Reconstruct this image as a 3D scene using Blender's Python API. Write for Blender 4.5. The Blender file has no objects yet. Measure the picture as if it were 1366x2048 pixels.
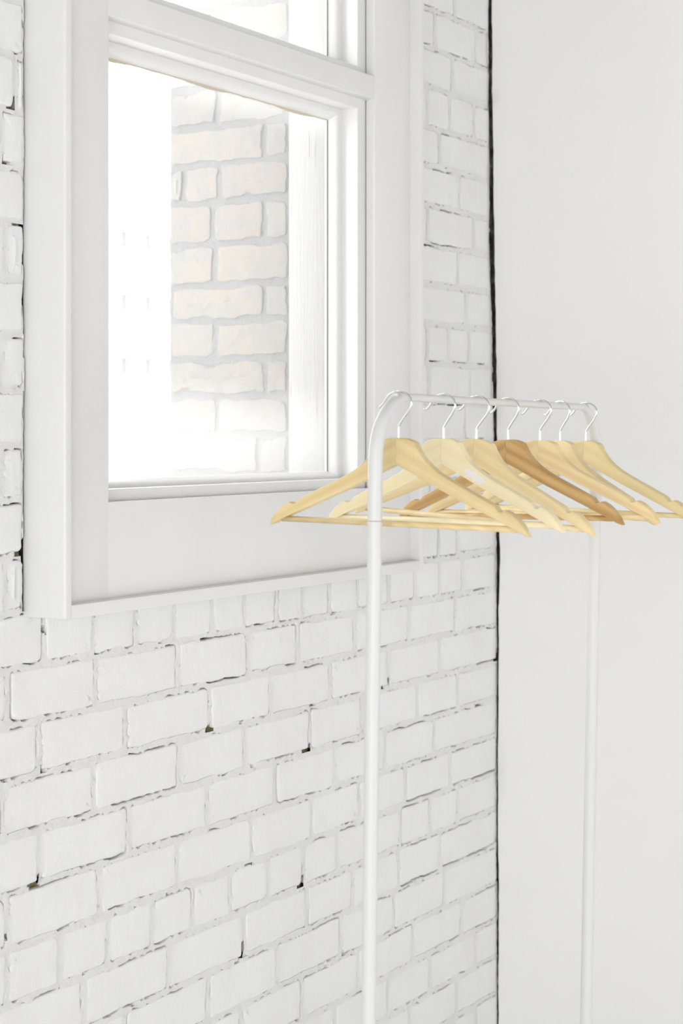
import bpy, bmesh, math, random
from mathutils import Vector, noise, Matrix

R = math.radians
scene = bpy.context.scene
C = scene.collection
rnd = random.Random(7)

# ------------------------------------------------------------------ camera
cam_d = bpy.data.cameras.new('camera')
cam = bpy.data.objects.new('camera', cam_d)
C.objects.link(cam)
cam.location = (0.0, -1.789, 1.5)
cam.rotation_euler = (R(90), 0, R(31.116 - 90))
cam_d.sensor_fit = 'HORIZONTAL'
cam_d.sensor_width = 36
cam_d.lens = 3600 / 1366 * 36
cam_d.shift_y = -(1024 - 862) / 1366
cam_d.clip_end = 400
cam_d.dof.use_dof = True
cam_d.dof.focus_distance = 2.9
cam_d.dof.aperture_fstop = 11
scene.camera = cam

# ------------------------------------------------------------------ world, light, exposure
w = bpy.data.worlds.new('overcast_sky')
scene.world = w
w.use_nodes = True
bg = w.node_tree.nodes['Background']
bg.inputs[0].default_value = (1.0, 1.0, 1.0, 1)
bg.inputs[1].default_value = 4.0
vs = scene.view_settings
vs.view_transform = 'Standard'
vs.look = 'None'
vs.exposure = 0.43
vs.gamma = 1.0
vs.use_curve_mapping = False


# portals: no light of their own, they guide sky light through the window and the added openings
for nm, loc, rot, sx_, sy_ in (('portal_left', (-2.85, -2.75, 1.10), (0, R(-90), 0), 2.1, 4.5), ('portal_rear', (2.3, -5.45, 0.95), (R(90), 0, 0), 1.4, 1.8), ('portal_window', (2.57, 0.42, 2.15), (R(-90), 0, 0), 0.77, 1.56)):
    ld = bpy.data.lights.new(nm, 'AREA')
    ld.shape = 'RECTANGLE'
    ld.size, ld.size_y = sx_, sy_
    ld.cycles.is_portal = True
    lo_ = bpy.data.objects.new(nm, ld)
    lo_.location = loc
    lo_.rotation_euler = rot
    C.objects.link(lo_)


# ------------------------------------------------------------------ materials
def srgb(r, g, b):
    f = lambda v: (v / 255 / 12.92) if v / 255 <= 0.04045 else ((v / 255 + 0.055) / 1.055) ** 2.4
    return (f(r), f(g), f(b), 1)


def mat(name, rgb, rough=0.5, metal=0.0, spec=0.5):
    m = bpy.data.materials.new(name)
    m.use_nodes = True
    b = m.node_tree.nodes['Principled BSDF']
    b.inputs['Base Color'].default_value = rgb
    b.inputs['Roughness'].default_value = rough
    b.inputs['Metallic'].default_value = metal
    b.inputs['Specular IOR Level'].default_value = spec
    return m


def nd(m, kind, **kw):
    n = m.node_tree.nodes.new(kind)
    for k, v in kw.items():
        if isinstance(k, str) and hasattr(n, k):
            setattr(n, k, v)
    return n


def lk(m, a, b):
    m.node_tree.links.new(a, b)


def coords(m, scale=(1, 1, 1), kind='Object', rot=(0, 0, 0)):
    tc = nd(m, 'ShaderNodeTexCoord')
    mp = nd(m, 'ShaderNodeMapping')
    mp.inputs['Scale'].default_value = scale
    mp.inputs['Rotation'].default_value = rot
    lk(m, tc.outputs[kind], mp.inputs['Vector'])
    return mp.outputs['Vector']


def geo_coords(m, scale=(1, 1, 1)):
    g = nd(m, 'ShaderNodeNewGeometry')
    mp = nd(m, 'ShaderNodeMapping')
    mp.inputs['Scale'].default_value = scale
    lk(m, g.outputs['Position'], mp.inputs['Vector'])
    return mp.outputs['Vector']


def noise_tex(m, vec, scale, detail=4, rough=0.6):
    n = nd(m, 'ShaderNodeTexNoise')
    n.inputs['Scale'].default_value = scale
    n.inputs['Detail'].default_value = detail
    n.inputs['Roughness'].default_value = rough
    lk(m, vec, n.inputs['Vector'])
    return n.outputs['Fac']


def ramp(m, fac, stops):
    r = nd(m, 'ShaderNodeValToRGB')
    cr = r.color_ramp
    while len(cr.elements) < len(stops):
        cr.elements.new(0.5)
    for e, (p, col) in zip(cr.elements, stops):
        e.position = p
        e.color = col
    lk(m, fac, r.inputs['Fac'])
    return r.outputs['Color']


def mixc(m, fac, a, b):
    n = nd(m, 'ShaderNodeMix', data_type='RGBA')
    for s, v in ((n.inputs[0], fac), (n.inputs[6], a), (n.inputs[7], b)):
        if hasattr(v, 'links'):
            lk(m, v, s)
        else:
            s.default_value = v
    return n.outputs[2]


def math_n(m, op, a, b=None):
    n = nd(m, 'ShaderNodeMath', operation=op)
    for s, v in zip(n.inputs, (a, b)):
        if v is None:
            continue
        if hasattr(v, 'links'):
            lk(m, v, s)
        else:
            s.default_value = v
    return n.outputs[0]


def bump(m, fac, strength, dist):
    b = nd(m, 'ShaderNodeBump')
    b.inputs['Strength'].default_value = strength
    b.inputs['Distance'].default_value = dist
    lk(m, fac, b.inputs['Height'])
    lk(m, b.outputs[0], m.node_tree.nodes['Principled BSDF'].inputs['Normal'])


def setcol(m, col):
    lk(m, col, m.node_tree.nodes['Principled BSDF'].inputs['Base Color'])


# white masonry paint: brush relief, faint dirt
PAINT = mat('white_brick_paint', (0.84, 0.84, 0.83, 1), 0.62, spec=0.3)
v = geo_coords(PAINT)
n1 = noise_tex(PAINT, v, 9, 5)
n2 = noise_tex(PAINT, v, 160, 4, 0.7)
setcol(PAINT, ramp(PAINT, n1, [(0.3, (0.825, 0.825, 0.815, 1)), (0.55, (0.85, 0.852, 0.847, 1)), (1, (0.86, 0.862, 0.858, 1))]))
vb = geo_coords(PAINT, (1, 1, 0.35))
n3 = noise_tex(PAINT, vb, 45, 5, 0.6)
bump(PAINT, math_n(PAINT, 'ADD', math_n(PAINT, 'MULTIPLY', n2, 0.35), n3), 0.45, 0.004)

# paint over the mortar: rougher, a little dirtier
MORTAR = mat('white_mortar_paint', (0.82, 0.82, 0.80, 1), 0.75, spec=0.2)
v = geo_coords(MORTAR)
n1 = noise_tex(MORTAR, v, 26, 5, 0.7)
n2 = noise_tex(MORTAR, v, 210, 5, 0.75)
setcol(MORTAR, ramp(MORTAR, n1, [(0.27, srgb(206, 202, 190)), (0.36, (0.835, 0.835, 0.825, 1)), (0.7, (0.855, 0.856, 0.85, 1))]))
bump(MORTAR, n2, 0.7, 0.003)

# bare mortar and brick inside the cracks
RAW = mat('bare_mortar', srgb(96, 86, 70), 0.95, spec=0.1)
v = geo_coords(RAW)
setcol(RAW, ramp(RAW, noise_tex(RAW, v, 40, 6, 0.7), [(0.3, srgb(34, 32, 29)), (0.5, srgb(70, 66, 58)), (0.62, srgb(108, 101, 86)), (0.8, srgb(150, 144, 128))]))
bump(RAW, noise_tex(RAW, v, 130, 5, 0.7), 0.9, 0.006)

# pointing that has lost its paint
BARE = mat('exposed_mortar', srgb(150, 136, 104), 0.95, spec=0.1)
v = geo_coords(BARE)
setcol(BARE, ramp(BARE, noise_tex(BARE, v, 75, 6, 0.7), [(0.32, srgb(84, 76, 60)), (0.5, srgb(146, 132, 100)), (0.66, srgb(196, 188, 168))]))
bump(BARE, noise_tex(BARE, v, 220, 5, 0.7), 0.9, 0.005)

# interior joinery paint
TRIM = mat('white_gloss_paint', (0.835, 0.835, 0.825, 1), 0.38, spec=0.45)
v = geo_coords(TRIM, (1, 1, 0.5))
setcol(TRIM, ramp(TRIM, noise_tex(TRIM, v, 7, 3), [(0.3, (0.775, 0.775, 0.768, 1)), (0.7, (0.80, 0.80, 0.795, 1))]))
bump(TRIM, noise_tex(TRIM, v, 90, 4), 0.06, 0.003)

# apron board: same paint with old yellow water stains above the bottom batten
APRON = mat('stained_white_paint', (0.835, 0.835, 0.825, 1), 0.38, spec=0.45)
g = nd(APRON, 'ShaderNodeNewGeometry')
sx = nd(APRON, 'ShaderNodeSeparateXYZ')
lk(APRON, g.outputs['Position'], sx.inputs[0])
mr = nd(APRON, 'ShaderNodeMapRange')
mr.inputs['From Min'].default_value = 1.243
mr.inputs['From Max'].default_value = 1.257
mr.inputs['To Min'].default_value = 1.0
mr.inputs['To Max'].default_value = 0.0
lk(APRON, sx.outputs['Z'], mr.inputs['Value'])
mx = nd(APRON, 'ShaderNodeMapRange')
mx.inputs['From Min'].default_value = 2.2
mx.inputs['From Max'].default_value = 3.12
mx.inputs['To Min'].default_value = 0.15
mx.inputs['To Max'].default_value = 1.0
lk(APRON, sx.outputs['X'], mx.inputs['Value'])
nz = noise_tex(APRON, g.outputs['Position'], 30, 4)
v = geo_coords(APRON, (1, 1, 0.5))
base_ = ramp(APRON, noise_tex(APRON, v, 7, 3), [(0.3, (0.775, 0.775, 0.768, 1)), (0.7, (0.80, 0.80, 0.795, 1))])
bump(APRON, noise_tex(APRON, v, 90, 4), 0.06, 0.003)
st = math_n(APRON, 'MULTIPLY', math_n(APRON, 'MULTIPLY', math_n(APRON, 'POWER', mr.outputs[0], 2.0), nz), math_n(APRON, 'MULTIPLY', mx.outputs[0], 0.6))
setcol(APRON, mixc(APRON, st, base_, srgb(190, 172, 130)))

# plain plaster of the right wall, ceiling
PLASTER = mat('white_plaster', (0.85, 0.85, 0.84, 1), 0.8, spec=0.2)
v = geo_coords(PLASTER)
setcol(PLASTER, ramp(PLASTER, noise_tex(PLASTER, v, 2.2, 3), [(0.3, (0.885, 0.885, 0.878, 1)), (0.7, (0.905, 0.905, 0.90, 1))]))
bump(PLASTER, noise_tex(PLASTER, v, 120, 4), 0.05, 0.002)

CEILING = mat('grey_timber_ceiling', (0.30, 0.29, 0.28, 1), 0.8)
v = geo_coords(CEILING, (1, 8, 1))
setcol(CEILING, ramp(CEILING, noise_tex(CEILING, v, 4, 4), [(0.3, (0.33, 0.325, 0.315, 1)), (0.7, (0.40, 0.39, 0.38, 1))]))

FLOOR = mat('pale_floor_boards', (0.74, 0.73, 0.71, 1), 0.5)
v = geo_coords(FLOOR, (1.2, 9, 1))
setcol(FLOOR, ramp(FLOOR, noise_tex(FLOOR, v, 5, 5), [(0.3, (0.82, 0.815, 0.805, 1)), (0.7, (0.86, 0.858, 0.85, 1))]))

# exterior: weathered brick of the window reveal, one tone per brick
OBRICK = mat('washed_outdoor_brick', srgb(236, 222, 206), 0.9, spec=0.15)
oi = nd(OBRICK, 'ShaderNodeObjectInfo')
base = ramp(OBRICK, oi.outputs['Random'], [(0.0, srgb(136, 135, 133)), (0.35, srgb(140, 136, 130)), (0.6, srgb(144, 136, 125)), (0.85, srgb(142, 131, 122)), (1, srgb(146, 141, 132))])
v = geo_coords(OBRICK)
setcol(OBRICK, mixc(OBRICK, ramp(OBRICK, noise_tex(OBRICK, v, 28, 6, 0.7), [(0.38, (0, 0, 0, 1)), (0.66, (0.9, 0.9, 0.9, 1))]), base, srgb(129, 130, 131)))
bump(OBRICK, noise_tex(OBRICK, v, 70, 6, 0.7), 0.7, 0.006)
OMORTAR = mat('grey_outdoor_mortar', srgb(205, 206, 207), 0.95, spec=0.1)
v = geo_coords(OMORTAR)
setcol(OMORTAR, ramp(OMORTAR, noise_tex(OMORTAR, v, 60, 6, 0.7), [(0.3, srgb(124, 126, 128)), (0.7, srgb(135, 135, 135))]))
bump(OMORTAR, noise_tex(OMORTAR, v, 120, 6, 0.7), 0.9, 0.006)

# exterior jamb: white paint peeling in thin upright flakes
PEEL = mat('peeling_white_paint', (0.9, 0.9, 0.89, 1), 0.7, spec=0.2)
v = geo_coords(PEEL, (1, 60, 2.2))
n1 = noise_tex(PEEL, v, 3.0, 8, 0.65)
setcol(PEEL, ramp(PEEL, n1, [(0.0, (0.38, 0.38, 0.37, 1)), (0.62, (0.38, 0.38, 0.37, 1)), (0.69, srgb(112, 107, 98)), (0.72, (0.35, 0.35, 0.34, 1))]))
bump(PEEL, n1, 0.5, 0.004)

STONE = mat('sill_stone', srgb(222, 220, 214), 0.9)
BRICKWORK = mat('outer_brickwork', srgb(190, 160, 140), 0.95)

# rack and hangers
RACK = mat('white_powder_coat', (0.71, 0.712, 0.71, 1), 0.35, spec=0.4)
RUBBER = mat('grey_rubber', (0.25, 0.25, 0.25, 1), 0.8)
STEEL = mat('polished_steel_wire', (0.83, 0.83, 0.82, 1), 0.16, metal=1.0)
LABEL = mat('torn_paper_residue', (0.93, 0.90, 0.86, 1), 0.9)


def wood(name, light, dark, strength=1.0, sat=0.5):
    m = mat(name, light, 0.42, spec=0.35)
    # grain runs down each arm: fold x, then turn into the slope of the arm
    tc = nd(m, 'ShaderNodeTexCoord')
    sp = nd(m, 'ShaderNodeSeparateXYZ')
    lk(m, tc.outputs['Object'], sp.inputs[0])
    cb_ = nd(m, 'ShaderNodeCombineXYZ')
    lk(m, math_n(m, 'ABSOLUTE', sp.outputs['X']), cb_.inputs[0])
    lk(m, math_n(m, 'ADD', sp.outputs['Y'], math_n(m, 'MULTIPLY', math_n(m, 'SIGN', sp.outputs['X']), 0.7)), cb_.inputs[1])
    lk(m, sp.outputs['Z'], cb_.inputs[2])
    off = nd(m, 'ShaderNodeObjectInfo')
    add = nd(m, 'ShaderNodeVectorMath', operation='ADD')
    rv = nd(m, 'ShaderNodeCombineXYZ')
    lk(m, math_n(m, 'MULTIPLY', off.outputs['Random'], 3.0), rv.inputs[1])
    tr_ = nd(m, 'ShaderNodeMapping')
    tr_.inputs['Rotation'].default_value = (0, R(-23), 0)
    lk(m, cb_.outputs[0], tr_.inputs['Vector'])
    lk(m, tr_.outputs[0], add.inputs[0])
    lk(m, rv.outputs[0], add.inputs[1])

    def sc(k):
        q = nd(m, 'ShaderNodeMapping')
        q.inputs['Scale'].default_value = k
        lk(m, add.outputs[0], q.inputs['Vector'])
        return q.outputs[0]
    a = noise_tex(m, sc((5, 25, 70)), 1.3, 5, 0.55)
    wv = nd(m, 'ShaderNodeTexWave', wave_type='BANDS', bands_direction='Z')
    wv.inputs['Scale'].default_value = 0.5
    wv.inputs['Distortion'].default_value = 7.0
    wv.inputs['Detail'].default_value = 3
    lk(m, sc((5, 20, 34)), wv.inputs['Vector'])
    pores = ramp(m, noise_tex(m, sc((22, 300, 340)), 2.0, 2), [(0.60, (0, 0, 0, 1)), (0.75, (1, 1, 1, 1))])
    fac = math_n(m, 'ADD', math_n(m, 'MULTIPLY', a, 0.55), math_n(m, 'MULTIPLY', wv.outputs['Fac'], 0.30 * sat))
    col = ramp(m, fac, [(0.25, light), (0.68, dark)])
    dk = tuple(c * 0.8 for c in dark[:3]) + (1,)
    setcol(m, mixc(m, math_n(m, 'MULTIPLY', pores, 0.35 * strength), col, dk))
    bump(m, a, 0.05, 0.001)
    return m


WOODS = [
    wood('pale_birch_wood', srgb(232, 211, 162), srgb(214, 187, 130), 0.6, 0.7),
    wood('cream_maple_wood', srgb(252, 239, 200), srgb(244, 225, 178), 0.3, 0.4),
    wood('straw_beech_wood', srgb(246, 227, 180), srgb(234, 207, 154), 1.0, 0.8),
    wood('tan_rubber_wood', srgb(216, 180, 122), srgb(184, 142, 88), 1.2, 1.0),
    wood('honey_beech_wood', srgb(246, 224, 175), srgb(231, 201, 147), 1.0, 1.0),
    wood('light_straw_wood', srgb(238, 218, 170), srgb(222, 196, 144), 0.6, 0.6),
    wood('olive_birch_wood', srgb(232, 214, 164), srgb(214, 190, 138), 0.4, 0.5),
]

# dusty window glass
GLASS = bpy.data.materials.new('dusty_window_glass')
GLASS.use_nodes = True
nt = GLASS.node_tree
nt.nodes.clear()
out = nt.nodes.new('ShaderNodeOutputMaterial')
tr = nt.nodes.new('ShaderNodeBsdfTransparent')
gl = nt.nodes.new('ShaderNodeBsdfGlossy')
gl.inputs['Roughness'].default_value = 0.02
fr = nt.nodes.new('ShaderNodeValue')
fr.outputs[0].default_value = 0.04
m1 = nt.nodes.new('ShaderNodeMixShader')
lk(GLASS, fr.outputs[0], m1.inputs[0])
lk(GLASS, tr.outputs[0], m1.inputs[1])
lk(GLASS, gl.outputs[0], m1.inputs[2])
dust = nt.nodes.new('ShaderNodeBsdfTranslucent')
dust.inputs['Color'].default_value = (0.95, 0.95, 0.94, 1)
g = nd(GLASS, 'ShaderNodeNewGeometry')
sx = nd(GLASS, 'ShaderNodeSeparateXYZ')
lk(GLASS, g.outputs['Position'], sx.inputs[0])
mr = nd(GLASS, 'ShaderNodeMapRange', interpolation_type='SMOOTHSTEP')
mr.inputs['From Min'].default_value = 1.47
mr.inputs['From Max'].default_value = 1.61
mr.inputs['To Min'].default_value = 0.16
mr.inputs['To Max'].default_value = 0.065
nz = noise_tex(GLASS, g.outputs['Position'], 12, 4)
lk(GLASS, math_n(GLASS, 'ADD', sx.outputs['Z'], math_n(GLASS, 'MULTIPLY', math_n(GLASS, 'SUBTRACT', nz, 0.5), 0.08)), mr.inputs['Value'])
mr2 = nd(GLASS, 'ShaderNodeMapRange', interpolation_type='SMOOTHSTEP')
mr2.inputs['From Min'].default_value = 1.98
mr2.inputs['From Max'].default_value = 2.12
mr2.inputs['To Min'].default_value = 0.0
mr2.inputs['To Max'].default_value = 0.125
lk(GLASS, sx.outputs['Z'], mr2.inputs['Value'])
m2 = nt.nodes.new('ShaderNodeMixShader')
lk(GLASS, math_n(GLASS, 'MAXIMUM', mr.outputs[0], mr2.outputs[0]), m2.inputs[0])
lk(GLASS, m1.outputs[0], m2.inputs[1])
lk(GLASS, dust.outputs[0], m2.inputs[2])
lk(GLASS, m2.outputs[0], out.inputs['Surface'])

FACADE = mat('pale_render_facade', (0.86, 0.85, 0.83, 1), 0.9)
FACADE_TRIM = mat('facade_stone_trim', (0.21, 0.21, 0.205, 1), 0.9)
FARGLASS = mat('far_window_glass', (0.16, 0.16, 0.155, 1), 0.8, spec=0.2)
STREET = mat('street_ground', (0.6, 0.6, 0.59, 1), 0.95)


# ------------------------------------------------------------------ helpers
def link(name, me, m, parent=None, smooth=False, angle=40):
    if m is not None:
        me.materials.append(m)
    if smooth:
        me.shade_smooth()
        if angle:
            me.set_sharp_from_angle(angle=R(angle))
    o = bpy.data.objects.new(name, me)
    C.objects.link(o)
    if parent is not None:
        o.parent = parent
    return o


def mesh_from(name, vs_, fs_):
    me = bpy.data.meshes.new(name)
    me.from_pydata(vs_, [], fs_)
    me.update()
    return me


def clean(me):
    bm = bmesh.new()
    bm.from_mesh(me)
    bmesh.ops.remove_doubles(bm, verts=bm.verts, dist=0.00008)
    bm.to_mesh(me)
    bm.free()
    return me


def structure(o):
    o['kind'] = 'structure'
    return o


def tag(o, label, cat, group=None):
    o['label'] = label
    o['category'] = cat
    if group:
        o['group'] = group
    return o


def empty(name, loc=(0, 0, 0)):
    o = bpy.data.objects.new(name, None)
    o.empty_display_size = 0.05
    o.location = loc
    C.objects.link(o)
    return o


def box(name, x0, x1, y0, y1, z0, z1, m, parent=None, bev=0.0, seg=2):
    bm = bmesh.new()
    bmesh.ops.create_cube(bm, size=1)
    for vv in bm.verts:
        vv.co = ((x0 + x1) / 2 + vv.co.x * (x1 - x0), (y0 + y1) / 2 + vv.co.y * (y1 - y0), (z0 + z1) / 2 + vv.co.z * (z1 - z0))
    if bev:
        bmesh.ops.bevel(bm, geom=bm.edges[:], offset=bev, segments=seg, profile=0.6, affect='EDGES')
    bmesh.ops.recalc_face_normals(bm, faces=bm.faces)
    me = bpy.data.meshes.new(name)
    bm.to_mesh(me)
    bm.free()
    return link(name, me, m, parent, smooth=bool(bev))


def tube_mesh(name, pts, rad, seg=16, cap=True):
    """round tube along a polyline; rad is a number or one radius per point"""
    pts = [Vector(p) for p in pts]
    n = len(pts)
    rads = rad if isinstance(rad, (list, tuple)) else [rad] * n
    vs_, fs_ = [], []
    prev = None
    for i, p in enumerate(pts):
        t = (pts[min(i + 1, n - 1)] - pts[max(i - 1, 0)]).normalized()
        if prev is None:
            a = Vector((0, 0, 1)) if abs(t.z) < 0.9 else Vector((0, 1, 0))
            u = t.cross(a).normalized()
        else:
            u = (prev - t * prev.dot(t)).normalized()
        prev = u
        b = t.cross(u)
        for k in range(seg):
            an = 2 * math.pi * k / seg
            vs_.append(p + (u * math.cos(an) + b * math.sin(an)) * rads[i])
    for i in range(n - 1):
        for k in range(seg):
            a, b = i * seg + k, i * seg + (k + 1) % seg
            fs_.append((a, b, b + seg, a + seg))
    if cap:
        fs_.append(tuple(reversed(range(seg))))
        fs_.append(tuple(range((n - 1) * seg, n * seg)))
    return mesh_from(name, vs_, fs_)


def catmull(pts, per=8):
    P = [Vector(p) for p in pts]
    P = [P[0] * 2 - P[1]] + P + [P[-1] * 2 - P[-2]]
    o = []
    for i in range(1, len(P) - 2):
        for k in range(per):
            t = k / per
            a, b, c, d = P[i - 1], P[i], P[i + 1], P[i + 2]
            o.append(0.5 * ((2 * b) + (c - a) * t + (2 * a - 5 * b + 4 * c - d) * t * t + (3 * b - a - 3 * c + d) * t ** 3))
    o.append(P[-2])
    return o


def interp(tab, x):
    if x <= tab[0][0]:
        return tab[0][1]
    for (a, b), (c, d) in zip(tab, tab[1:]):
        if x <= c:
            return b + (d - b) * (x - a) / (c - a)
    return tab[-1][1]


def N(x, y, z=0.0):
    return noise.noise(Vector((x, y, z)))


# ------------------------------------------------------------------ room shell
CEIL = 3.4
PITCH = 0.0825
Z0 = 1.148          # a bed joint; every other one is a whole number of courses away
XL = -2.6           # left end of the brick wall
CAS = (2.052, 3.155, 1.2225, 3.06)     # window casing: x0, x1, z0, z1
OPEN = (2.182, 2.9986, 1.3905, 2.90)    # opening in the casing boards


def wall_x(z):      # the right wall leans slightly, so its corner drifts
    return interp([(0.0, 3.638), (1.25, 3.639), (1.42, 3.632), (1.62, 3.623), (1.85, 3.614), (2.2, 3.604), (2.6, 3.601), (3.4, 3.598)], z)


structure(box('floor', XL - 0.5, 4.2, -5.2, 0.44, -0.1, 0.0, FLOOR))
structure(box('ceiling', XL - 0.5, 4.2, -5.2, 0.44, CEIL, CEIL + 0.12, CEILING))

# rest of the loft: unseen left and rear walls, sky openings added for light
WL = (-5.0, -0.5, 0.05, 2.15)
WB = (1.6, 3.0, 0.05, 1.85)
lw = structure(empty('wall_left'))
for nm, a in (('wall_pier', (-5.2, WL[0], 0, CEIL)), ('wall_pier', (WL[1], 0.4, 0, CEIL)), ('wall_sill', (WL[0], WL[1], 0, WL[2])), ('wall_head', (WL[0], WL[1], WL[3], CEIL))):
    box(nm, XL - 0.25, XL, a[0], a[1], a[2], a[3], PLASTER, lw)
fw = structure(empty('wall_front'))
for nm, a in (('wall_pier', (XL - 0.25, WB[0], 0, CEIL)), ('wall_pier', (WB[1], 4.2, 0, CEIL)), ('wall_sill', (WB[0], WB[1], 0, WB[2])), ('wall_head', (WB[0], WB[1], WB[3], CEIL))):
    box(nm, a[0], a[1], -5.45, -5.2, a[2], a[3], PLASTER, fw)

# right wall: plaster sheet that stops just short of the bricks with a ragged edge
vs_, fs_ = [], []
zs = [i * 0.012 for i in range(int(CEIL / 0.012) + 1)] + [CEIL]
for z in zs:
    x = wall_x(z)
    e = interp([(0, .0035), (1.1, .004), (1.4, .0052), (2.0, .0055), (2.6, .0045)], z) + 0.003 * N(z * 2.1, 3.3) + 0.0022 * N(z * 9, 1.7) + 0.0012 * N(z * 45, 8.1) * (1 if 1.2 > z or z > 1.3 else 2)
    e = max(0.002, e)
    e += 0.004 * max(0, 1 - abs(z - 1.22) / 0.12)
    wob = 0.0006 * N(z * 6, 5)
    vs_ += [(x + 0.02, -e + 0.0005, z), (x + 0.001, -e, z), (x + wob, -e - 0.0015, z), (x, -0.03, z), (x, -0.3, z), (x, -5.2, z), (x + 0.02, -5.2, z)]
K = 7
for i in range(len(zs) - 1):
    for k in range(K):
        a, b = i * K + k, i * K + (k + 1) % K
        fs_.append((a, b, b + K, a + K))
wr = structure(link('wall_right', mesh_from('wall_right', vs_, fs_), PLASTER, None, True, 30))

# brick wall: the core behind the bricks, with the window opening cut through it
root_wall = structure(empty('wall_back'))
HX0, HX1, HZ0, HZ1 = 2.195, 2.969, 1.372, 2.93
YB, YO = 0.015, 0.396
vs_, fs_ = [], []


def addbox(x0, x1, y0, y1, z0, z1):
    b = len(vs_)
    for x in (x0, x1):
        for y in (y0, y1):
            for z in (z0, z1):
                vs_.append((x, y, z))
    for f in ((0, 1, 3, 2), (4, 6, 7, 5), (0, 4, 5, 1), (2, 3, 7, 6), (0, 2, 6, 4), (1, 5, 7, 3)):
        fs_.append(tuple(b + i for i in f))


addbox(XL, HX0, YB, YO, 0, CEIL)
addbox(HX1, 3.8, YB, YO, 0, CEIL)
addbox(HX0, HX1, YB, YO, 0, HZ0)
addbox(HX0, HX1, YB, YO, HZ1, CEIL)
addbox(3.70, 3.8, -0.4, YB, 0, CEIL)
link('wall_core', mesh_from('wall_core', vs_, fs_), RAW, root_wall)

# ---- brick and mortar builder -------------------------------------------------
# local frame of a brick: a along the course, b up, c out of the wall


def outline(hw, hh, cr, step):
    """points of a rounded rectangle with outward normals"""
    pts = []

    def line(p, q, nrm):
        d = math.hypot(q[0] - p[0], q[1] - p[1])
        n = max(1, int(d / step))
        for i in range(n):
            t = i / n
            pts.append((p[0] + (q[0] - p[0]) * t, p[1] + (q[1] - p[1]) * t, nrm[0], nrm[1]))

    def arc(cx, cy, r, a0):
        n = max(2, int(r * 1.57 / step))
        for i in range(n):
            an = a0 + (math.pi / 2) * i / n
            pts.append((cx + r * math.cos(an), cy + r * math.sin(an), math.cos(an), math.sin(an)))

    line((-hw + cr[0], -hh), (hw - cr[1], -hh), (0, -1)); arc(hw - cr[1], -hh + cr[1], cr[1], -math.pi / 2)
    line((hw, -hh + cr[1]), (hw, hh - cr[2]), (1, 0)); arc(hw - cr[2], hh - cr[2], cr[2], 0)
    line((hw - cr[2], hh), (-hw + cr[3], hh), (0, 1)); arc(-hw + cr[3], hh - cr[3], cr[3], math.pi / 2)
    line((-hw, hh - cr[3]), (-hw, -hh + cr[0]), (-1, 0)); arc(-hw + cr[0], -hh + cr[0], cr[0], math.pi)
    return pts


HOLES = [  # spots where the pointing has dropped out: a, z, radius
    (3.303, 1.886, .011), (3.322, 1.884, .012), (3.312, 1.886, .010), (2.859, .968, .013), (2.859, .985, .010), (2.833, .904, .010), (2.845, .908, .007),
    (2.634, .720, .011), (2.619, .717, .013), (2.648, .726, .007), (2.815, .666, .011), (2.626, .577, .012), (2.619, .592, .010), (2.612, .566, .009),
    (2.074, .815, .014), (2.060, .806, .011), (2.082, .825, .010), (2.528, .989, .012), (2.046, 1.322, .016),
    (3.123, .995, .009), (3.140, .998, .006), (3.555, .890, .011), (3.540, .897, .008), (2.513, 1.143, .010), (2.091, .987, .009), (2.406, .735, .007),
    (2.021, 1.985, .012), (2.013, 1.899, .010), (2.024, 1.845, .012), (3.424, 1.146, .008), (2.850, 1.081, .009),
    (2.658, .911, .007), (2.044, 1.76, .012), (2.046, 1.70, .012), (2.046, 1.62, .010), (2.040, 1.80, .012), (2.095, 1.20, .008),
    (2.028, 2.10, .010), (2.83, 1.13, .007), (2.213, 1.215, .007), (3.64, 1.55, .012), (3.63, 1.62, .010), (3.64, .99, .012)]

def end_drop(z):     # how far the wall falls back right in the corner
    return interp([(0, .002), (1.2, .0035), (1.45, .007), (2.1, .008), (2.6, .006)], z) * (1 + 0.5 * N(z * 7, 4.4))


hr_ = random.Random(5)
for _ in range(90):       # small pits along the bed joints
    kk = hr_.randint(-13, 17)
    HOLES.append((hr_.uniform(1.9, 3.64), Z0 + PITCH * kk + hr_.uniform(-.006, .006), hr_.uniform(.0022, .0052)))
for _ in range(40):
    kk = hr_.randint(-13, 17)
    HOLES.append((hr_.uniform(1.9, 3.64), Z0 + PITCH * (kk + hr_.random()), hr_.uniform(.003, .006)))
mort_v, mort_f = [], []
bare_faces = set()


def crack(a, b, seed):
    """crack width in metres between a brick and the pointing beside it"""
    n = N(a * 6 + 11, b * 6 + seed) * 0.55 + N(a * 24, b * 24 + 40 + seed) * 0.5 + N(a * 90, b * 90 + 9) * 0.42 + N(a * 210, b * 210 + 3) * 0.2
    return n


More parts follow.
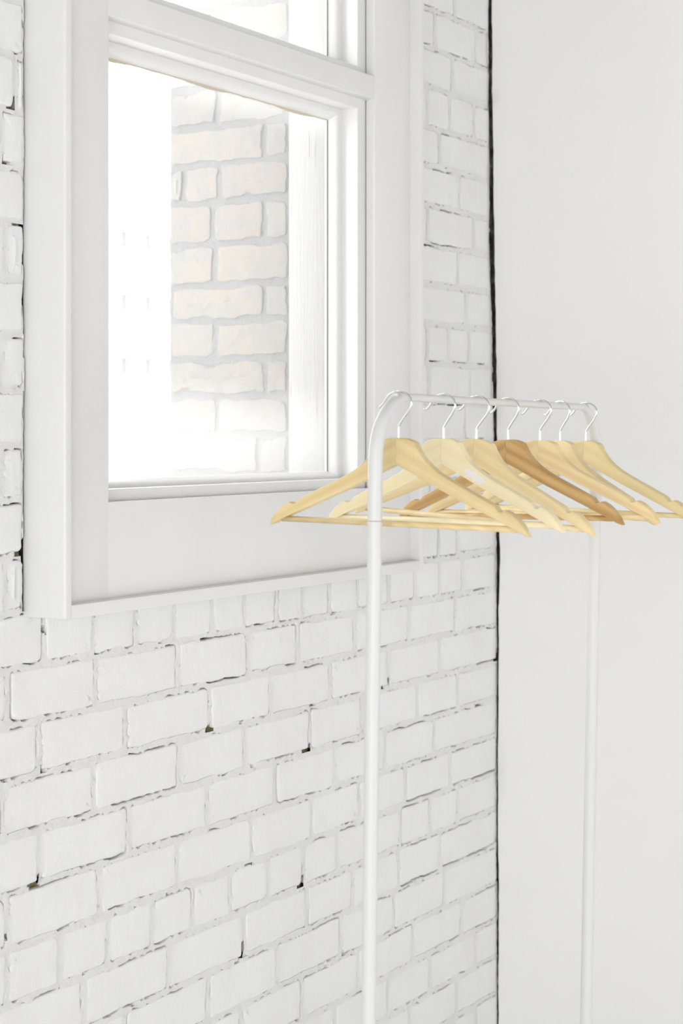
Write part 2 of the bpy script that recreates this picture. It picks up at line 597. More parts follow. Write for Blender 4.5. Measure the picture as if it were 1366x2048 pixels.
def build_brick(a0, a1, b0, b1, jl, jr, jb, jt, place, seed, step=0.0038, out_mortar=None, rag=1.0, crk=0.10, cmax=0.0030, round_end=None, depth=0.015, recess=0.0):
    """cell a0..a1 x b0..b1; j* is the mortar left on each side inside the cell"""
    r = random.Random(seed)
    ca, cb = (a0 + jl + a1 - jr) / 2, (b0 + jb + b1 - jt) / 2
    hw, hh = (a1 - jr - a0 - jl) / 2, (b1 - jt - b0 - jb) / 2
    crs = [min(hw, hh) * r.choice((0.10, 0.14, 0.2, 0.3, 0.12)) for _ in range(4)]
    o = outline(hw, hh, crs, step)
    n = len(o)
    tilt_a, tilt_b, lift = r.uniform(-.006, .006), r.uniform(-.02, .02), r.uniform(-.0012, .0014)
    wob = []
    for (p, q, nx, nz) in o:
        A, B = ca + p, cb + q
        wob.append(rag * (0.0032 * N(A * 20 + seed, B * 20) + 0.0014 * N(A * 75, B * 75 + seed) + 0.0006 * N(A * 260, B * 260)))

    def surf(p, q):
        A, B = ca + p, cb + q
        c = lift + tilt_a * p + tilt_b * q + 0.0011 * N(A * 14, B * 20, 3) + 0.0005 * N(A * 60, B * 60, 7)
        if round_end is not None:
            d = A - (round_end(B) - 0.030)
            if d > 0:
                c -= end_drop(B) * min(1, d / 0.034) ** 2
        return c

    edge = []
    for (p, q, nx, nz) in o:       # paint fills the joint except where it has cracked
        g = crack(ca + p, cb + q, seed % 5) - crk
        t_ = max(0.0, min(1.0, (g + 0.25) / 0.35))
        edge.append(0.30 + 0.9 * t_ * t_ * (3 - 2 * t_))
    vv, ff = [], []
    rings = [(0.0, -depth), (0.0, -0.0030), (-0.0005, -0.0015), (-0.0016, -0.0004), (-0.0050, 0.0), (-0.014, 0.0003)]
    for ri, (ins, cc) in enumerate(rings):
        for (p, q, nx, nz), wb, ed in zip(o, wob, edge):
            k = wb * (1 if ri < 4 else 0.4)
            if ri < 4:
                P, Q = p + nx * (ins + k), q + nz * (ins + k)
            else:
                lw_, lh_ = max(0.001, hw + ins), max(0.001, hh + ins)
                P, Q = max(-lw_, min(lw_, p + nx * k)), max(-lh_, min(lh_, q + nz * k))
            c = cc * (ed if ri else 1) + (surf(P, Q) if ri else 0)
            vv.append((ca + P, cb + Q, c))
    for (p, q, nx, nz) in o:       # inner ring
        lw_, lh_ = max(0.0008, hw - 0.028), max(0.0008, hh - 0.028)
        P, Q = max(-lw_, min(lw_, p)), max(-lh_, min(lh_, q))
        vv.append((ca + P, cb + Q, 0.0006 + surf(P, Q)))
    nr = len(rings) + 1
    for ri in range(nr - 1):
        for i in range(n):
            j = (i + 1) % n
            ff.append((ri * n + i, ri * n + j, (ri + 1) * n + j, (ri + 1) * n + i))
    # close the middle strip: bottom half joined to the top half
    L = (nr - 1) * n
    vv.append((ca, cb, 0.0006 + surf(0, 0)))
    for i in range(n):
        ff.append((L + i, L + (i + 1) % n, len(vv) - 1))
    verts = [place(*p) for p in vv]

    # mortar around it
    if out_mortar is not None:
        mv, mf = out_mortar
        base = len(mv)
        cw0, cw1, ch0, ch1 = a0 - ca - .001, a1 - ca + .001, b0 - cb - .001, b1 - cb + .001
        keep = []
        near_holes = [q for q in HOLES if a0 - .03 < q[0] < a1 + .03 and b0 - .03 < q[1] < b1 + .03]
        for (p, q, nx, nz), wb in zip(o, wob):
            A, B = ca + p, cb + q
            g = crack(A, B, seed % 5) - crk
            gap = min(cmax, 0.0005 + g * 0.0120) if g > 0 else -0.0016
            hf = 0.0
            big = 0
            for (ha, hz, hr) in near_holes:
                d = math.hypot(A - ha, (B - hz) * 1.25)
                rr = hr * (1 + 0.5 * N(A * 120, B * 120, 5))
                t_ = max(0.0, min(1.0, (1.3 - d / rr) / 0.6))
                hf = max(hf, t_ * t_ * (3 - 2 * t_))
                if hr > .006 and t_ > 0.5:
                    big = 1
            if hf > 0.3:
                gap = max(gap, 0.0008 * hf)
            P, Q = p + nx * (wb + gap), q + nz * (wb + gap)
            kx = (cw1 / P if P > 0 else cw0 / P) if abs(P) > 1e-6 else 1e9
            kz = (ch1 / Q if Q > 0 else ch0 / Q) if abs(Q) > 1e-6 else 1e9
            # straight outwards on the sides, clamped to the cell in the corners
            EP = max(cw0, min(cw1, P + nx * 0.03))
            EQ = max(ch0, min(ch1, Q + nz * 0.03))
            MP, MQ = P + (EP - P) * 0.3, Q + (EQ - Q) * 0.3

            def h(p_, q_):
                A_, B_ = ca + p_, cb + q_
                c = -recess - 0.0010 * N(A_ * 9, B_ * 9, 21) - 0.0012 * N(A_ * 70, B_ * 70, 4) - 0.0006 * N(A_ * 230, B_ * 230, 4)
                if round_end is not None:
                    d = A_ - (round_end(B_) - 0.030)
                    if d > 0:
                        c -= end_drop(B_) * min(1, d / 0.034) ** 2
                return c
            drop = -0.0012 if gap > 0 else 0.0006
            for (x, y, c) in ((P, Q, -depth), (P, Q, h(P, Q) + drop), (MP, MQ, h(MP, MQ)), (EP, EQ, h(EP, EQ))):
                mv.append(place(ca + x, cb + y, max(-depth, c - 0.0085 * hf)))
            keep.append(hf if big else 0)
        for i in range(n):
            j = (i + 1) % n
            if True:
                for k in range(3):
                    if keep[i] + keep[j] > 0.9 and k:
                        bare_faces.add(len(mf))
                    mf.append((base + 4 * i + k, base + 4 * j + k, base + 4 * j + k + 1, base + 4 * i + k + 1))
    return verts, ff


def place_back(a, b, c):
    return (a, -c, b)


# vertical joints read off the wall, per course (0 = the header course under the window)
JOINTS = {
    0: [1.985, 2.095, 2.213, 2.32, 2.424, 2.535, 2.633, 2.738, 2.824, 2.92, 3.025, 3.149, 3.258, 3.367, 3.471, 3.572],
    -1: [2.014, 2.219, 2.437, 2.642, 2.81, 3.015, 3.232, 3.438],
    -2: [2.085, 2.294, 2.528, 2.715, 2.924, 3.149, 3.367, 3.572],
    -3: [2.003, 2.214, 2.437, 2.634, 2.852, 3.044, 3.266, 3.448],
    -4: [2.085, 2.303, 2.519, 2.731, 2.938, 3.133, 3.341, 3.558],
    -5: [2.013, 2.228, 2.434, 2.653, 2.857, 3.03, 3.217, 3.413],
    -6: [2.013, 2.131, 2.249, 2.364, 2.478, 2.588, 2.708, 2.828, 2.949, 3.073, 3.199, 3.323, 3.448, 3.567],
    -7: [1.98, 2.189, 2.409, 2.631, 2.84, 3.006, 3.188, 3.367, 3.555],
    -8: [2.086, 2.292, 2.523, 2.739, 2.964, 3.17, 3.386],
    -9: [2.168, 2.392, 2.623, 2.824, 3.025, 3.249, 3.466],
    -10: [2.07, 2.292, 2.498, 2.723, 2.94, 3.143, 3.323, 3.531],
    1: [2.01, 3.15, 3.363, 3.448], 2: [1.93, 3.12, 3.323, 3.519], 3: [2.0, 3.19, 3.402], 4: [1.92, 3.27, 3.483],
    5: [2.0, 3.12, 3.319, 3.507], 6: [1.97, 3.2, 3.312, 3.406, 3.504], 7: [2.01, 3.27, 3.488], 8: [1.93, 3.24, 3.452],
    9: [2.0, 3.12, 3.316, 3.526], 10: [2.03, 3.25, 3.457], 11: [1.95, 3.16, 3.367], 12: [2.02, 3.2, 3.312, 3.411, 3.526],
    13: [2.0, 3.21, 3.424], 14: [1.94, 3.14, 3.345, 3.531], 15: [2.01, 3.23, 3.436],
}


def course_joints(k):
    header = k % 6 == 0
    unit = 0.112 if header else 0.209
    js = list(JOINTS.get(k, []))
    r = random.Random(100 + k)
    if not js:
        js = [3.55 - (0.104 if k % 2 else 0.0) - r.uniform(0, 0.03)]
    full = []
    for a, b in zip(js, js[1:]):       # fill long spans (behind the window)
        full.append(a)
        d = b - a
        m = round(d / unit)
        if d > unit * 1.6 and m > 1:
            full += [a + d * i / m for i in range(1, m)]
    full.append(js[-1])
    while full[0] > XL:
        full.insert(0, full[0] - unit - r.uniform(-0.006, 0.006))
    while full[-1] < 3.62 - unit * 0.8:
        full.append(full[-1] + unit + r.uniform(-0.006, 0.006))
    while full[-1] > 3.552:
        full.pop()
    return full + [3.668]


rest_v, rest_f = [], []
kmin, kmax = -13, 27
for k in range(kmin, kmax + 1):
    b0, b1 = Z0 + PITCH * k, Z0 + PITCH * (k + 1)
    if b1 > CEIL:
        b1 = CEIL
    if k == kmin:
        b0 = 0.004
    js = course_joints(k)
    for i, (a0, a1) in enumerate(zip(js, js[1:])):
        A0, A1 = max(a0, XL), a1
        if A1 - A0 < 0.02:
            continue
        B0, B1 = b0, b1
        # bricks behind the casing: keep only what tucks under its edge
        lim_l = CAS[0] - 0.002 - 0.007 * (0.5 + 0.5 * N(k * 1.7, 2.2))
        behind_z = B1 > CAS[2] + 0.03 and B0 < CAS[3] - 0.03
        jl = jr = 0.0058
        cutl = False
        if behind_z:
            if A0 < lim_l < A1:
                A1 = lim_l
                cutl = True
                jr = 0.001
            elif A0 >= lim_l and A1 <= CAS[1] - 0.03:
                continue
            elif A0 >= lim_l and A0 < CAS[1] - 0.03:
                A0 = CAS[1] - 0.03
            if A1 - A0 < 0.014:
                continue
        if B0 < CAS[2] + 0.03 < B1 and A1 > CAS[0] and A0 < CAS[1]:
            if not (A1 < CAS[0] + 0.02 or A0 > CAS[1] - 0.02):
                B1 = CAS[2] + 0.03
        jr_last = i == len(js) - 2
        if jr_last:
            A1 = wall_x((B0 + B1) / 2) + 0.004 + 0.006 * N(k * 2.3, 7.7)
        near = A1 > 1.50 and b0 < 2.72
        rr = random.Random(k * 977 + i)
        jb, jt = 0.0058 + rr.uniform(-.0012, .0012), 0.0058 + rr.uniform(-.0012, .0012)
        if k == kmin:
            jb = 0.001
        if B1 - B0 < 0.03:
            continue
        kw = dict(round_end=(lambda z: wall_x(z) + 0.003) if jr_last else None)
        if near:
            v_, f_ = build_brick(A0, A1, B0, B1, jl + rr.uniform(-.0015, .0015), jr if not jr_last else 0.0, jb, jt, place_back, 31 * k + 7 * i + 500, out_mortar=(mort_v, mort_f), **kw)
            o = link('brick', clean(mesh_from('brick', v_, f_)), PAINT, root_wall, True, None)
        else:
            v_, f_ = build_brick(A0, A1, B0, B1, jl, jr, jb, jt, place_back, 31 * k + 7 * i + 500, step=0.03, out_mortar=(mort_v, mort_f), crk=2.0)
            b = len(rest_v)
            rest_v += v_
            rest_f += [tuple(q + b for q in f) for f in f_]
o = link('brick_field', mesh_from('brick_field', rest_v, rest_f), PAINT, root_wall, True, None)
o['kind'] = 'stuff'
o = link('mortar', mesh_from('mortar', mort_v, mort_f), MORTAR, root_wall, True, 60)
o.data.materials.append(BARE)
for fi in bare_faces:
    o.data.polygons[fi].material_index = 1
bare_faces = set()
o['kind'] = 'stuff'

# ---- reveal of the opening outside the glass: bricks on the right jamb -------------
XRV = 2.9473
om_v, om_f = [], []


def place_reveal(a, b, c):      # a runs outwards through the wall
    return (XRV - c, a, b)


REV = {0: [.110, .168, .396], 1: [.110, .273, .362, .396], 2: [.110, .168, .290, .396], 3: [.110, .285, .396], 4: [.110, .168, .396],
       5: [.110, .285, .396], 6: [.110, .164, .396], 7: [.110, .280, .396], 8: [.110, .180, .396], 9: [.110, .29, .396], 10: [.110, .180, .396]}
rz = [2.109, 2.0324, 1.9575, 1.8726, 1.7917, 1.7207, 1.6428, 1.5699, 1.493, 1.415, 1.36]
zz = 2.109
ups = []
while zz < HZ1 - 0.02:
    ups.append((zz, min(HZ1, zz + 0.078)))
    zz += 0.078
cells = [(rz[i + 1], rz[i], REV[i % 11]) for i in range(len(rz) - 1)]
cells += [(a, b, REV[(7 + i) % 11]) for i, (a, b) in enumerate(ups)]
for ci, (b0, b1, aa) in enumerate(cells):
    for i, (a0, a1) in enumerate(zip(aa, aa[1:])):
        rr = random.Random(ci * 31 + i)
        v_, f_ = build_brick(a0, a1, b0, b1, 0.007, 0.007 if a1 < .39 else rr.uniform(0.0, 0.008), 0.008, 0.008, place_reveal, 9000 + ci * 13 + i, step=0.007, out_mortar=(om_v, om_f), rag=2.2, crk=2.0, depth=0.02, recess=0.003)
        link('brick', clean(mesh_from('brick', v_, [tuple(reversed(f)) for f in f_])), OBRICK, root_wall, True, None)
o = link('reveal_mortar', mesh_from('reveal_mortar', om_v, [tuple(reversed(f)) for f in om_f]), OMORTAR, root_wall, True, 60)
o['kind'] = 'stuff'
box('outer_brickwork', XL, HX0 - 0.001, YO, YO + 0.004, 0, CEIL, BRICKWORK, root_wall)
box('outer_brickwork', 2.97, 3.8, YO - 0.004, YO + 0.004, 0, CEIL, BRICKWORK, root_wall)
box('outer_sill', HX0, HX1, 0.035, YO + 0.05, HZ0 - 0.03, HZ0 + 0.03, STONE, root_wall, 0.004)

# ------------------------------------------------------------------ window
win = structure(empty('window_1', (0, 0, 0)))
FY, PY = -0.0767, -0.054
x0, x1, z0, z1 = CAS
box('casing_batten', x0, x0 + 0.0165, FY, 0.006, z0, z1, TRIM, win, 0.0035, 3)
box('casing_batten', x1 - 0.0165, x1, FY, 0.006, z0, z1, TRIM, win, 0.002, 2)
box('casing_batten', x0 + 0.006, x1 - 0.001, FY + 0.0004, 0.006, z0, z0 + 0.0203, TRIM, win, 0.002, 2)
box('casing_batten', x0 + 0.006, x1 - 0.001, FY + 0.0004, 0.006, z1 - 0.02, z1, TRIM, win, 0.002, 2)
ox0, ox1, oz0, oz1 = OPEN
box('casing_stile', x0 + 0.01, ox0, PY, PY + 0.0195, z0 + 0.01, z1 - 0.01, TRIM, win, 0.0012, 2)
box('casing_stile', ox1, x1 - 0.01, PY, PY + 0.0195, oz0 - 0.002, z1 - 0.01, TRIM, win, 0.0012, 2)
box('apron_board', ox0 - 0.003, x1 - 0.01, PY + 0.0001, PY + 0.0195, z0 + 0.01, oz0, APRON, win, 0.0012, 2)
box('head_board', ox0 - 0.003, ox1 + 0.003, PY + 0.0001, PY + 0.0195, oz1, z1 - 0.01, TRIM, win, 0.0012, 2)


def ring(names, rect, prof, m, parent, closed=True):
    """mitred four-sided frame; prof = list of (inset_side, inset_bottom, inset_top, y)"""
    X0, X1, ZB, ZT = rect
    obs = []
    for side, nm in zip('lrbt', names):
        if nm is None:
            continue
        vs, fs = [], []
        for (si, bi, ti, y) in prof:
            a, b, c_, d = (X0 + si, ZB + bi), (X1 - si, ZB + bi), (X1 - si, ZT - ti), (X0 + si, ZT - ti)
            p, q = {'l': (a, d), 'r': (b, c_), 'b': (a, b), 't': (d, c_)}[side]
            vs += [(p[0], y, p[1]), (q[0], y, q[1])]
        n = len(prof)
        for i in range(n if closed else n - 1):
            j = (i + 1) % n
            fs.append((2 * i, 2 * i + 1, 2 * j + 1, 2 * j))
        fs.append(tuple(2 * i for i in range(n)))
        fs.append(tuple(2 * i + 1 for i in reversed(range(n))))
        me = mesh_from(nm, vs, fs)
        bm = bmesh.new()
        bm.from_mesh(me)
        bmesh.ops.recalc_face_normals(bm, faces=bm.faces)
        bm.to_mesh(me)
        bm.free()
        obs.append(link(nm, me, m, parent, True, 28))
    return obs


RB, RT = 2.1385, 2.1830          # middle rail, lower and upper front edge
low = (ox0, ox1, oz0, RB)
upp = (ox0, ox1, RT, oz1)
YS, YR, YG = -.0323, .0036, .0222     # stop front, sash front, glass
ring(['window_stop'] * 4, low, [(-.030, -.02, -.02, YS), (.0274, .0176, .0186, YS), (.0284, .0186, .0196, YS + .001), (.0284, .0186, .0196, YR), (-.020, -.02, -.02, YR)], TRIM, win)
ring(['window_stop', 'window_stop', None, 'window_stop'], upp, [(-.030, -.02, -.02, YS), (.0274, .0, .0186, YS), (.0284, .0, .0196, YS + .001), (.0284, .0, .0196, YR), (-.020, -.02, -.02, YR)], TRIM, win)


def sash_prof(b, t):
    """flat strip, then a hollow running back to the glass; b and t are (start, strip end, glass) insets"""
    s_ = (.0270, .0430, .0516)
    pr = [(-.025, -.015, -.015, YR + .0001)]
    for k, y in ((0, YR + .0001), (1, YR + .0001)):
        pr.append((s_[k], b[k], t[k], y))
    for u, d in ((.15, .06), (.32, .18), (.50, .36), (.68, .58), (.85, .82), (1.0, 1.0)):
        pr.append((s_[1] + (s_[2] - s_[1]) * u, b[1] + (b[2] - b[1]) * u, t[1] + (t[2] - t[1]) * u, YR + (YG - YR) * d))
    pr.append((s_[2], b[2], t[2], YG + .005))
    pr.append((-.025, -.015, -.015, YG + .005))
    return pr


lo = ring(['sash_stile', 'sash_stile', 'sash_rail', 'sash_rail'], low, sash_prof((.0180, .0230, .0320), (.0190, .0290, .0412)), TRIM, win)
up = ring(['sash_stile', 'sash_stile', 'sash_rail', 'sash_rail'], upp, sash_prof((.005, .010, .0320), (.0190, .0290, .0412)), TRIM, win)
rail = box('middle_rail', ox0 - 0.004, ox1 + 0.004, PY + 0.0003, YG + 0.02, RB, RT, TRIM, win, 0.0025, 3)
box('rail_ledge', ox0 - 0.004, ox1 + 0.004, YS - 0.001, YR + 0.01, RT - 0.01, RT + 0.0165, TRIM, win, 0.0015, 2)
pane = box('glass_pane', ox0 + 0.040, ox1 - 0.0500, YG, YG + 0.003, oz0 + 0.028, RB - 0.036, GLASS, win)
pane = box('glass_pane', ox0 + 0.040, ox1 - 0.0500, YG, YG + 0.003, RT + 0.026, oz1 - 0.036, GLASS, win)

# old putty, cracked away in scallops along the top of the lower pane
PUTTY = mat('dry_putty', srgb(206, 196, 176), 0.9)
vs_, fs_ = [], []
nseg = 120
for i in range(nseg + 1):
    x = ox0 + 0.045 + (ox1 - ox0 - 0.096) * i / nseg
    d = 0.0022 + 0.0035 * max(0, math.sin(i * 0.135 + 0.6)) + 0.001 * N(x * 40, 3)
    zt = RB - 0.0402
    vs_ += [(x, YG - .0014, zt), (x, YG - .0014, zt - d), (x, YG, zt - d), (x, YG, zt)]
for i in range(nseg):
    for k in range(4):
        a, b = 4 * i + k, 4 * i + (k + 1) % 4
        fs_.append((a, b, b + 4, a + 4))
link('putty', mesh_from('putty', vs_, fs_), PUTTY, win, True, 30)
# thin dark bead line between glass and right stile
GAP = mat('old_putty_gap', srgb(104, 98, 84), 0.9)
box('putty_line', ox1 - 0.0526, ox1 - 0.0514, YG - .0014, YG, oz0 + 0.032, RB - 0.041, GAP, win)
box('putty_line', ox1 - 0.0526, ox1 - 0.0514, YG - .0014, YG, RT + 0.03, oz1 - 0.041, GAP, win)

# outer wooden frame in front of the brick reveal
box('outer_jamb', XRV, HX1 + 0.02, YG + .0045, 0.110, HZ0, HZ1, PEEL, win, 0.0015)
box('outer_jamb', HX0 - 0.02, ox0 + 0.050, YG + .0045, 0.110, HZ0, HZ1, PEEL, win, 0.0015)
box('outer_head', ox0 + 0.050, XRV, YG + .0045, 0.110, oz1 - 0.03, HZ1 + 0.02, PEEL, win, 0.0015)
box('outer_foot', ox0 + 0.050, XRV, YG + .0045, 0.110, HZ0 - 0.02, oz0 + 0.022, PEEL, win, 0.0015)

# ------------------------------------------------------------------ clothes rack
RY = -0.6068
rack = empty('clothes_rack', (2.36, RY, 0))
tag(rack, 'white tubular metal clothes rack with rounded corners in front of the window', 'clothes rack')


def rel(pts):
    return [Vector(p) - Vector((2.36, RY, 0)) for p in pts]


def rail_z(x):
    return 1.5437 - 0.0109 * (x - 2.3)


def side(foot_x, seam, knee, top, r_top, sgn):
    """post from the floor to the seam, then the bent top piece tapering into the rail"""
    f = (foot_x, RY, 0.03)
    link('post', tube_mesh('post', rel([f, seam]), 0.0097, 24), RACK, rack, True)
    s2 = Vector(seam) + Vector((0, 0, 0.0008))
    pts, rads = [s2, Vector(knee)], [0.0097, 0.0097]
    k, t = Vector(knee), Vector(top)
    up_dir = (k - s2).normalized()
    L = 0.552 * abs(t.x - k.x)
    Lz = 0.552 * abs(t.z - k.z)
    c1, c2 = k + up_dir * Lz, t - Vector((sgn * L, 0, 0))
    for i in range(1, 21):
        u = i / 20
        p = k * (1 - u) ** 3 + c1 * 3 * u * (1 - u) ** 2 + c2 * 3 * u * u * (1 - u) + t * u ** 3
        pts.append(p)
        w_ = max(0, (u - 0.3) / 0.7)
        rads.append(0.0097 + (r_top - 0.0097) * w_ * w_ * (3 - 2 * w_))
    link('elbow', tube_mesh('elbow', rel(pts), rads, 24), RACK, rack, True)


xt0, xt1 = 2.128, 2.725
side(2.010, (2.0430, RY, 1.3815), (2.0452, RY, 1.462), (xt0, RY, rail_z(xt0)), 0.0062, 1)
side(2.711, (2.7725, RY, 1.3600), (2.7760, RY, 1.452), (xt1 - 0.008, RY, rail_z(xt1)), 0.0062, -1)
link('rail', tube_mesh('rail', rel([(xt0 - 0.02, RY, rail_z(xt0 - 0.02)), (xt1 + 0.01, RY, rail_z(xt1 + 0.01))]), 0.0055, 20), RACK, rack, True)
# domed cap on the front corner
bm = bmesh.new()
bmesh.ops.create_uvsphere(bm, u_segments=14, v_segments=8, radius=0.0042)
for vv in bm.verts:
    vv.co.z = vv.co.z * 0.8
    vv.co += Vector((2.098, RY, 1.5487)) - Vector((2.36, RY, 0))
me = bpy.data.meshes.new('end_cap')
bm.to_mesh(me)
bm.free()
link('end_cap', me, RACK, rack, True, None)
for fx in (2.010, 2.711):
    ft = link('foot', tube_mesh('foot', rel([(fx, RY - 0.23, 0.0215), (fx, RY + 0.23, 0.0215)]), 0.0115, 20), RACK, rack, True)
    for sy in (-1, 1):
        link('foot_cap', tube_mesh('foot_cap', rel([(fx, RY + sy * 0.205, 0.0125), (fx, RY + sy * 0.235, 0.0125)]), 0.0125, 16), RUBBER, ft, True)
link('lower_bar', tube_mesh('lower_bar', rel([(2.015, RY, 0.16), (2.717, RY, 0.16)]), 0.007, 16), RACK, rack, True)

# ------------------------------------------------------------------ hangers
TOP = [(0, .5), (8, .4), (16, -.4), (24, -2.4), (30.5, -4.8), (31.6, -6.2), (36.5, -14.6), (42, -21.6), (49, -29.2), (58, -36.2), (67, -42.2), (76, -47.2), (86, -51.9), (95, -56), (130, -70.8), (164, -85.2), (170.5, -92.6), (176, -92.8), (181, -90.3), (190, -94), (201, -102), (210, -111.5), (214.5, -118.5), (216.5, -122)]
BOT = [(0, -35.5), (20, -43.6), (42, -53.6), (77, -68.5), (188, -112), (210, -121.5), (216.5, -123.4)]
BOW = -0.010
HT = 0.0062        # half thickness


def bow(l):
    a = abs(l) / 0.2165
    return BOW * (a ** 1.25)


def arm_mesh(sgn):
    st = sorted(set([t[0] for t in TOP] + [t[0] for t in BOT] + list(range(4, 214, 7))))
    vs, fs = [], []
    rc = 0.0017
    for l in st:
        zt, zb = interp(TOP, l) / 1000, interp(BOT, l) / 1000
        h = (zt - zb) / 2
        zc = (zt + zb) / 2
        hw = HT
        if l > 205:
            hw = HT * (1 - 0.35 * ((l - 205) / 11.5) ** 2)
        r_ = min(rc, h * 0.9)
        sec = []
        for cx, cz, a0 in ((hw - r_, h - r_, 0), (-hw + r_, h - r_, 90), (-hw + r_, -h + r_, 180), (hw - r_, -h + r_, 270)):
            for k in range(4):
                an = R(a0 + 30 * k)
                sec.append((cx + r_ * math.cos(an), cz + r_ * math.sin(an)))
        for (cx, cz) in sec:
            # local axes: x = along the arm, y = through the thickness, z = up
            vs.append((sgn * (l / 1000 + (0.00012 if l == 0 else 0)), cx + bow(l / 1000), zc + cz))
    n = 16
    for i in range(len(st) - 1):
        for k in range(n):
            a, b = i * n + k, i * n + (k + 1) % n
            q = (a, b, b + n, a + n)
            fs.append(q if sgn > 0 else tuple(reversed(q)))
    fs.append(tuple(range(n)) if sgn < 0 else tuple(reversed(range(n))))
    e = (len(st) - 1) * n
    fs.append(tuple(range(e, e + n)) if sgn > 0 else tuple(reversed(range(e, e + n))))
    me = mesh_from('arm', vs, fs)
    bm = bmesh.new()
    bm.from_mesh(me)
    bmesh.ops.recalc_face_normals(bm, faces=bm.faces)
    bm.to_mesh(me)
    bm.free()
    return me


arm_l, arm_r = arm_mesh(-1), arm_mesh(1)
for me in (arm_l, arm_r):
    me.shade_smooth()
    me.set_sharp_from_angle(angle=R(35))
bar_me = tube_mesh('bar', [(-0.197, bow(.197), -0.1145), (0.197, bow(.197), -0.1145)], 0.0041, 16)
bar_me.shade_smooth()
hook_pts = [(0, 0, -0.012), (0, 0, 0.004), (0.0002, 0, 0.0140), (0.0022, 0, 0.0185), (0.0095, 0, 0.0275), (0.0172, 0, 0.0365), (0.0214, 0, 0.0460), (0.0190, 0, 0.0545), (0.0108, 0, 0.0604), (0.0005, 0, 0.0626), (-0.0095, 0, 0.0612), (-0.0170, 0, 0.0570), (-0.0222, 0, 0.0512), (-0.0268, 0, 0.0455), (-0.0325, 0, 0.0415), (-0.0368, 0, 0.0418)]
hook_me = tube_mesh('hook', catmull(hook_pts, 7), 0.0015, 12)
hook_me.shade_smooth()

# x along the rail, yaw, roll in degrees, label
HANG = [
    (2.1065, -7.9, 0.35, 'pale wooden coat hanger nearest the front post of the rack'),
    (2.2360, -13.0, -0.2, 'cream wooden coat hanger with torn white paper residue, second from the front post'),
    (2.3370, -10.3, 2.6, 'straw-coloured wooden coat hanger directly in front of the dark tan one'),
    (2.4430, -13.9, -1.0, 'darkest, tan brown wooden coat hanger in the middle of the rack'),
    (2.5560, -9.2, -0.5, 'honey-coloured wooden coat hanger just behind the dark tan one'),
    (2.6320, -22.0, 0.6, 'light wooden coat hanger turned furthest, second from the rear end of the rail'),
    (2.7340, -13.5, 0.5, 'pale wooden coat hanger at the rear end of the rail'),
]
for i, (hx, yaw, roll, label) in enumerate(HANG):
    h = empty('wooden_hanger', (hx, RY, rail_z(hx) + 0.0055 - 0.0609))
    # local x -> towards the room, local y -> along the rail
    h.rotation_euler = (0, R(roll), R(-90 + yaw))
    tag(h, label, 'hanger', 'wooden coat hangers on the clothes rail')
    for nm, me in (('arm', arm_l), ('arm', arm_r), ('trouser_bar', bar_me), ('hook', hook_me)):
        ob = bpy.data.objects.new(nm, me)
        C.objects.link(ob)
        ob.parent = h
        if not me.materials:
            me.materials.append(WOODS[0])
        ob.material_slots[0].link = 'OBJECT'
        ob.material_slots[0].material = STEEL if nm == 'hook' else WOODS[i]
        if nm == 'hook':
            ob['label'] = 'chrome wire hook'

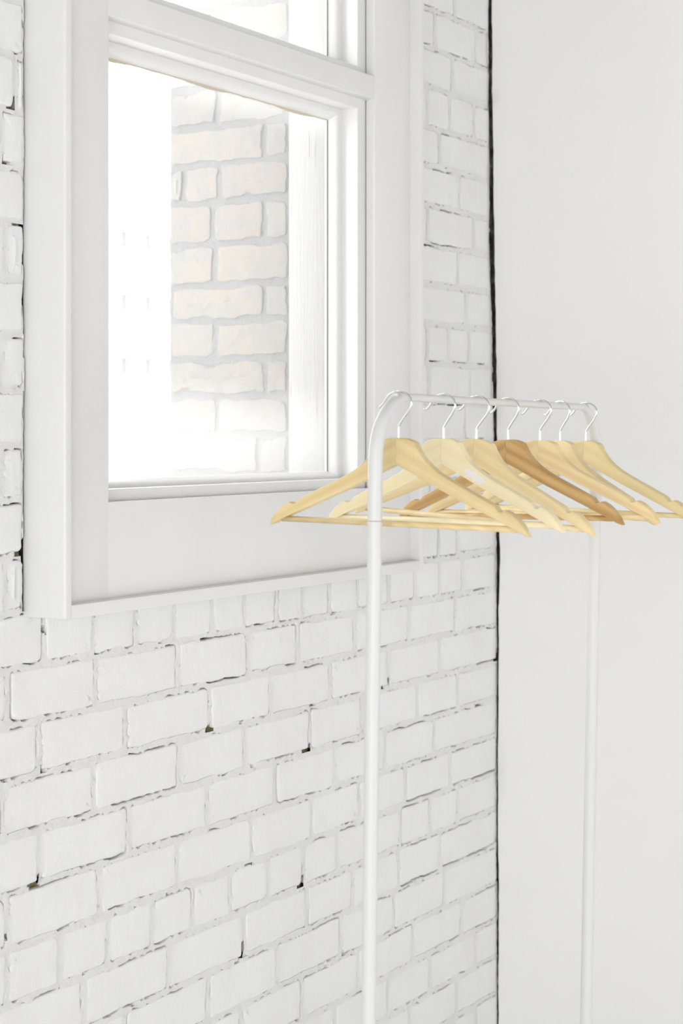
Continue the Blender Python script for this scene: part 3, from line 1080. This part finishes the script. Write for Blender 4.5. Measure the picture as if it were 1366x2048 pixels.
# torn paper stuck on the second hanger
hg = [o for o in C.objects if o.name.startswith('wooden_hanger')][1]
bm = bmesh.new()
pts = []
for k in range(60):
    an = 2 * math.pi * k / 60
    rr = 1 + 0.75 * N(math.cos(an) * 2.2, math.sin(an) * 2.2, 4) + 0.3 * N(math.cos(an) * 6, math.sin(an) * 6, 9)
    pts.append((0.021 * math.cos(an) * rr, 0.0062 * math.sin(an) * rr))
th = R(-24)
ring_f, ring_b = [], []
for (px, pz) in pts:
    x = 0.064 + px * math.cos(th) - pz * math.sin(th)
    z = -0.0525 + px * math.sin(th) + pz * math.cos(th)
    ring_f.append(bm.verts.new((x, bow(x) - HT - 0.0003, z)))
    ring_b.append(bm.verts.new((x, bow(x) - HT + 0.0004, z)))
bm.faces.new(list(reversed(ring_f)))
for k in range(60):
    bm.faces.new((ring_f[k], ring_f[(k + 1) % 60], ring_b[(k + 1) % 60], ring_b[k]))
me = bpy.data.meshes.new('paper_residue')
bm.to_mesh(me)
bm.free()
link('paper_residue', me, LABEL, hg)['label'] = 'torn white paper residue'

# ------------------------------------------------------------------ outside
structure(box('ground_outside', -60, 260, 0.5, 300, -9.2, -9.0, STREET))
FYB = 56.5
bld = empty('apartment_building', (76, FYB + 6, -9))
tag(bld, 'pale distant apartment building seen through the left part of the window', 'building')


def bbox(name, a0, a1, b0, b1, c0, c1, m, parent):
    return box(name, a0 - 76, a1 - 76, b0 - FYB - 6, b1 - FYB - 6, c0 + 9, c1 + 9, m, parent)


wv = []
cols = [74.67 + 2.05 * i for i in range(-4, 6)]
rows = [11.05, 7.75, 4.45, 1.15, -2.15, -5.45]
X0b, X1b = cols[0] - 1.2, cols[-1] + 1.3
bbox('facade_wall', X0b, X1b, FYB + 0.25, FYB + 12, -9, 13.6, FACADE, bld)
# facade skin with real window openings: piers and spandrels
edges = [X0b] + sum([[c_ - 0.43, c_ + 0.43] for c_ in cols], []) + [X1b]
for a, b in zip(edges[0::2], edges[1::2]):
    bbox('pier', a, b, FYB, FYB + 0.25, -9, 13.6, FACADE, bld)
zs_ = [-9.0]
for r_ in reversed(rows):
    zs_ += [r_, r_ + 0.95]
zs_.append(13.6)
for c_ in cols:
    for a, b in zip(zs_[0::2], zs_[1::2]):
        bbox('spandrel', c_ - 0.43, c_ + 0.43, FYB + 0.004, FYB + 0.25, a, b, FACADE, bld)
    for r_ in rows:
        wn = bbox('window', c_ - 0.43, c_ + 0.43, FYB + 0.17, FYB + 0.22, r_, r_ + 0.95, FARGLASS, bld)
        bbox('lintel', c_ - 0.5, c_ + 0.5, FYB - 0.06, FYB + 0.02, r_ + 1.25, r_ + 1.45, FACADE_TRIM, bld)
bbox('cornice', X0b - 0.2, X1b + 0.2, FYB - 0.35, FYB + 0.3, 13.6, 13.95, FACADE_TRIM, bld)
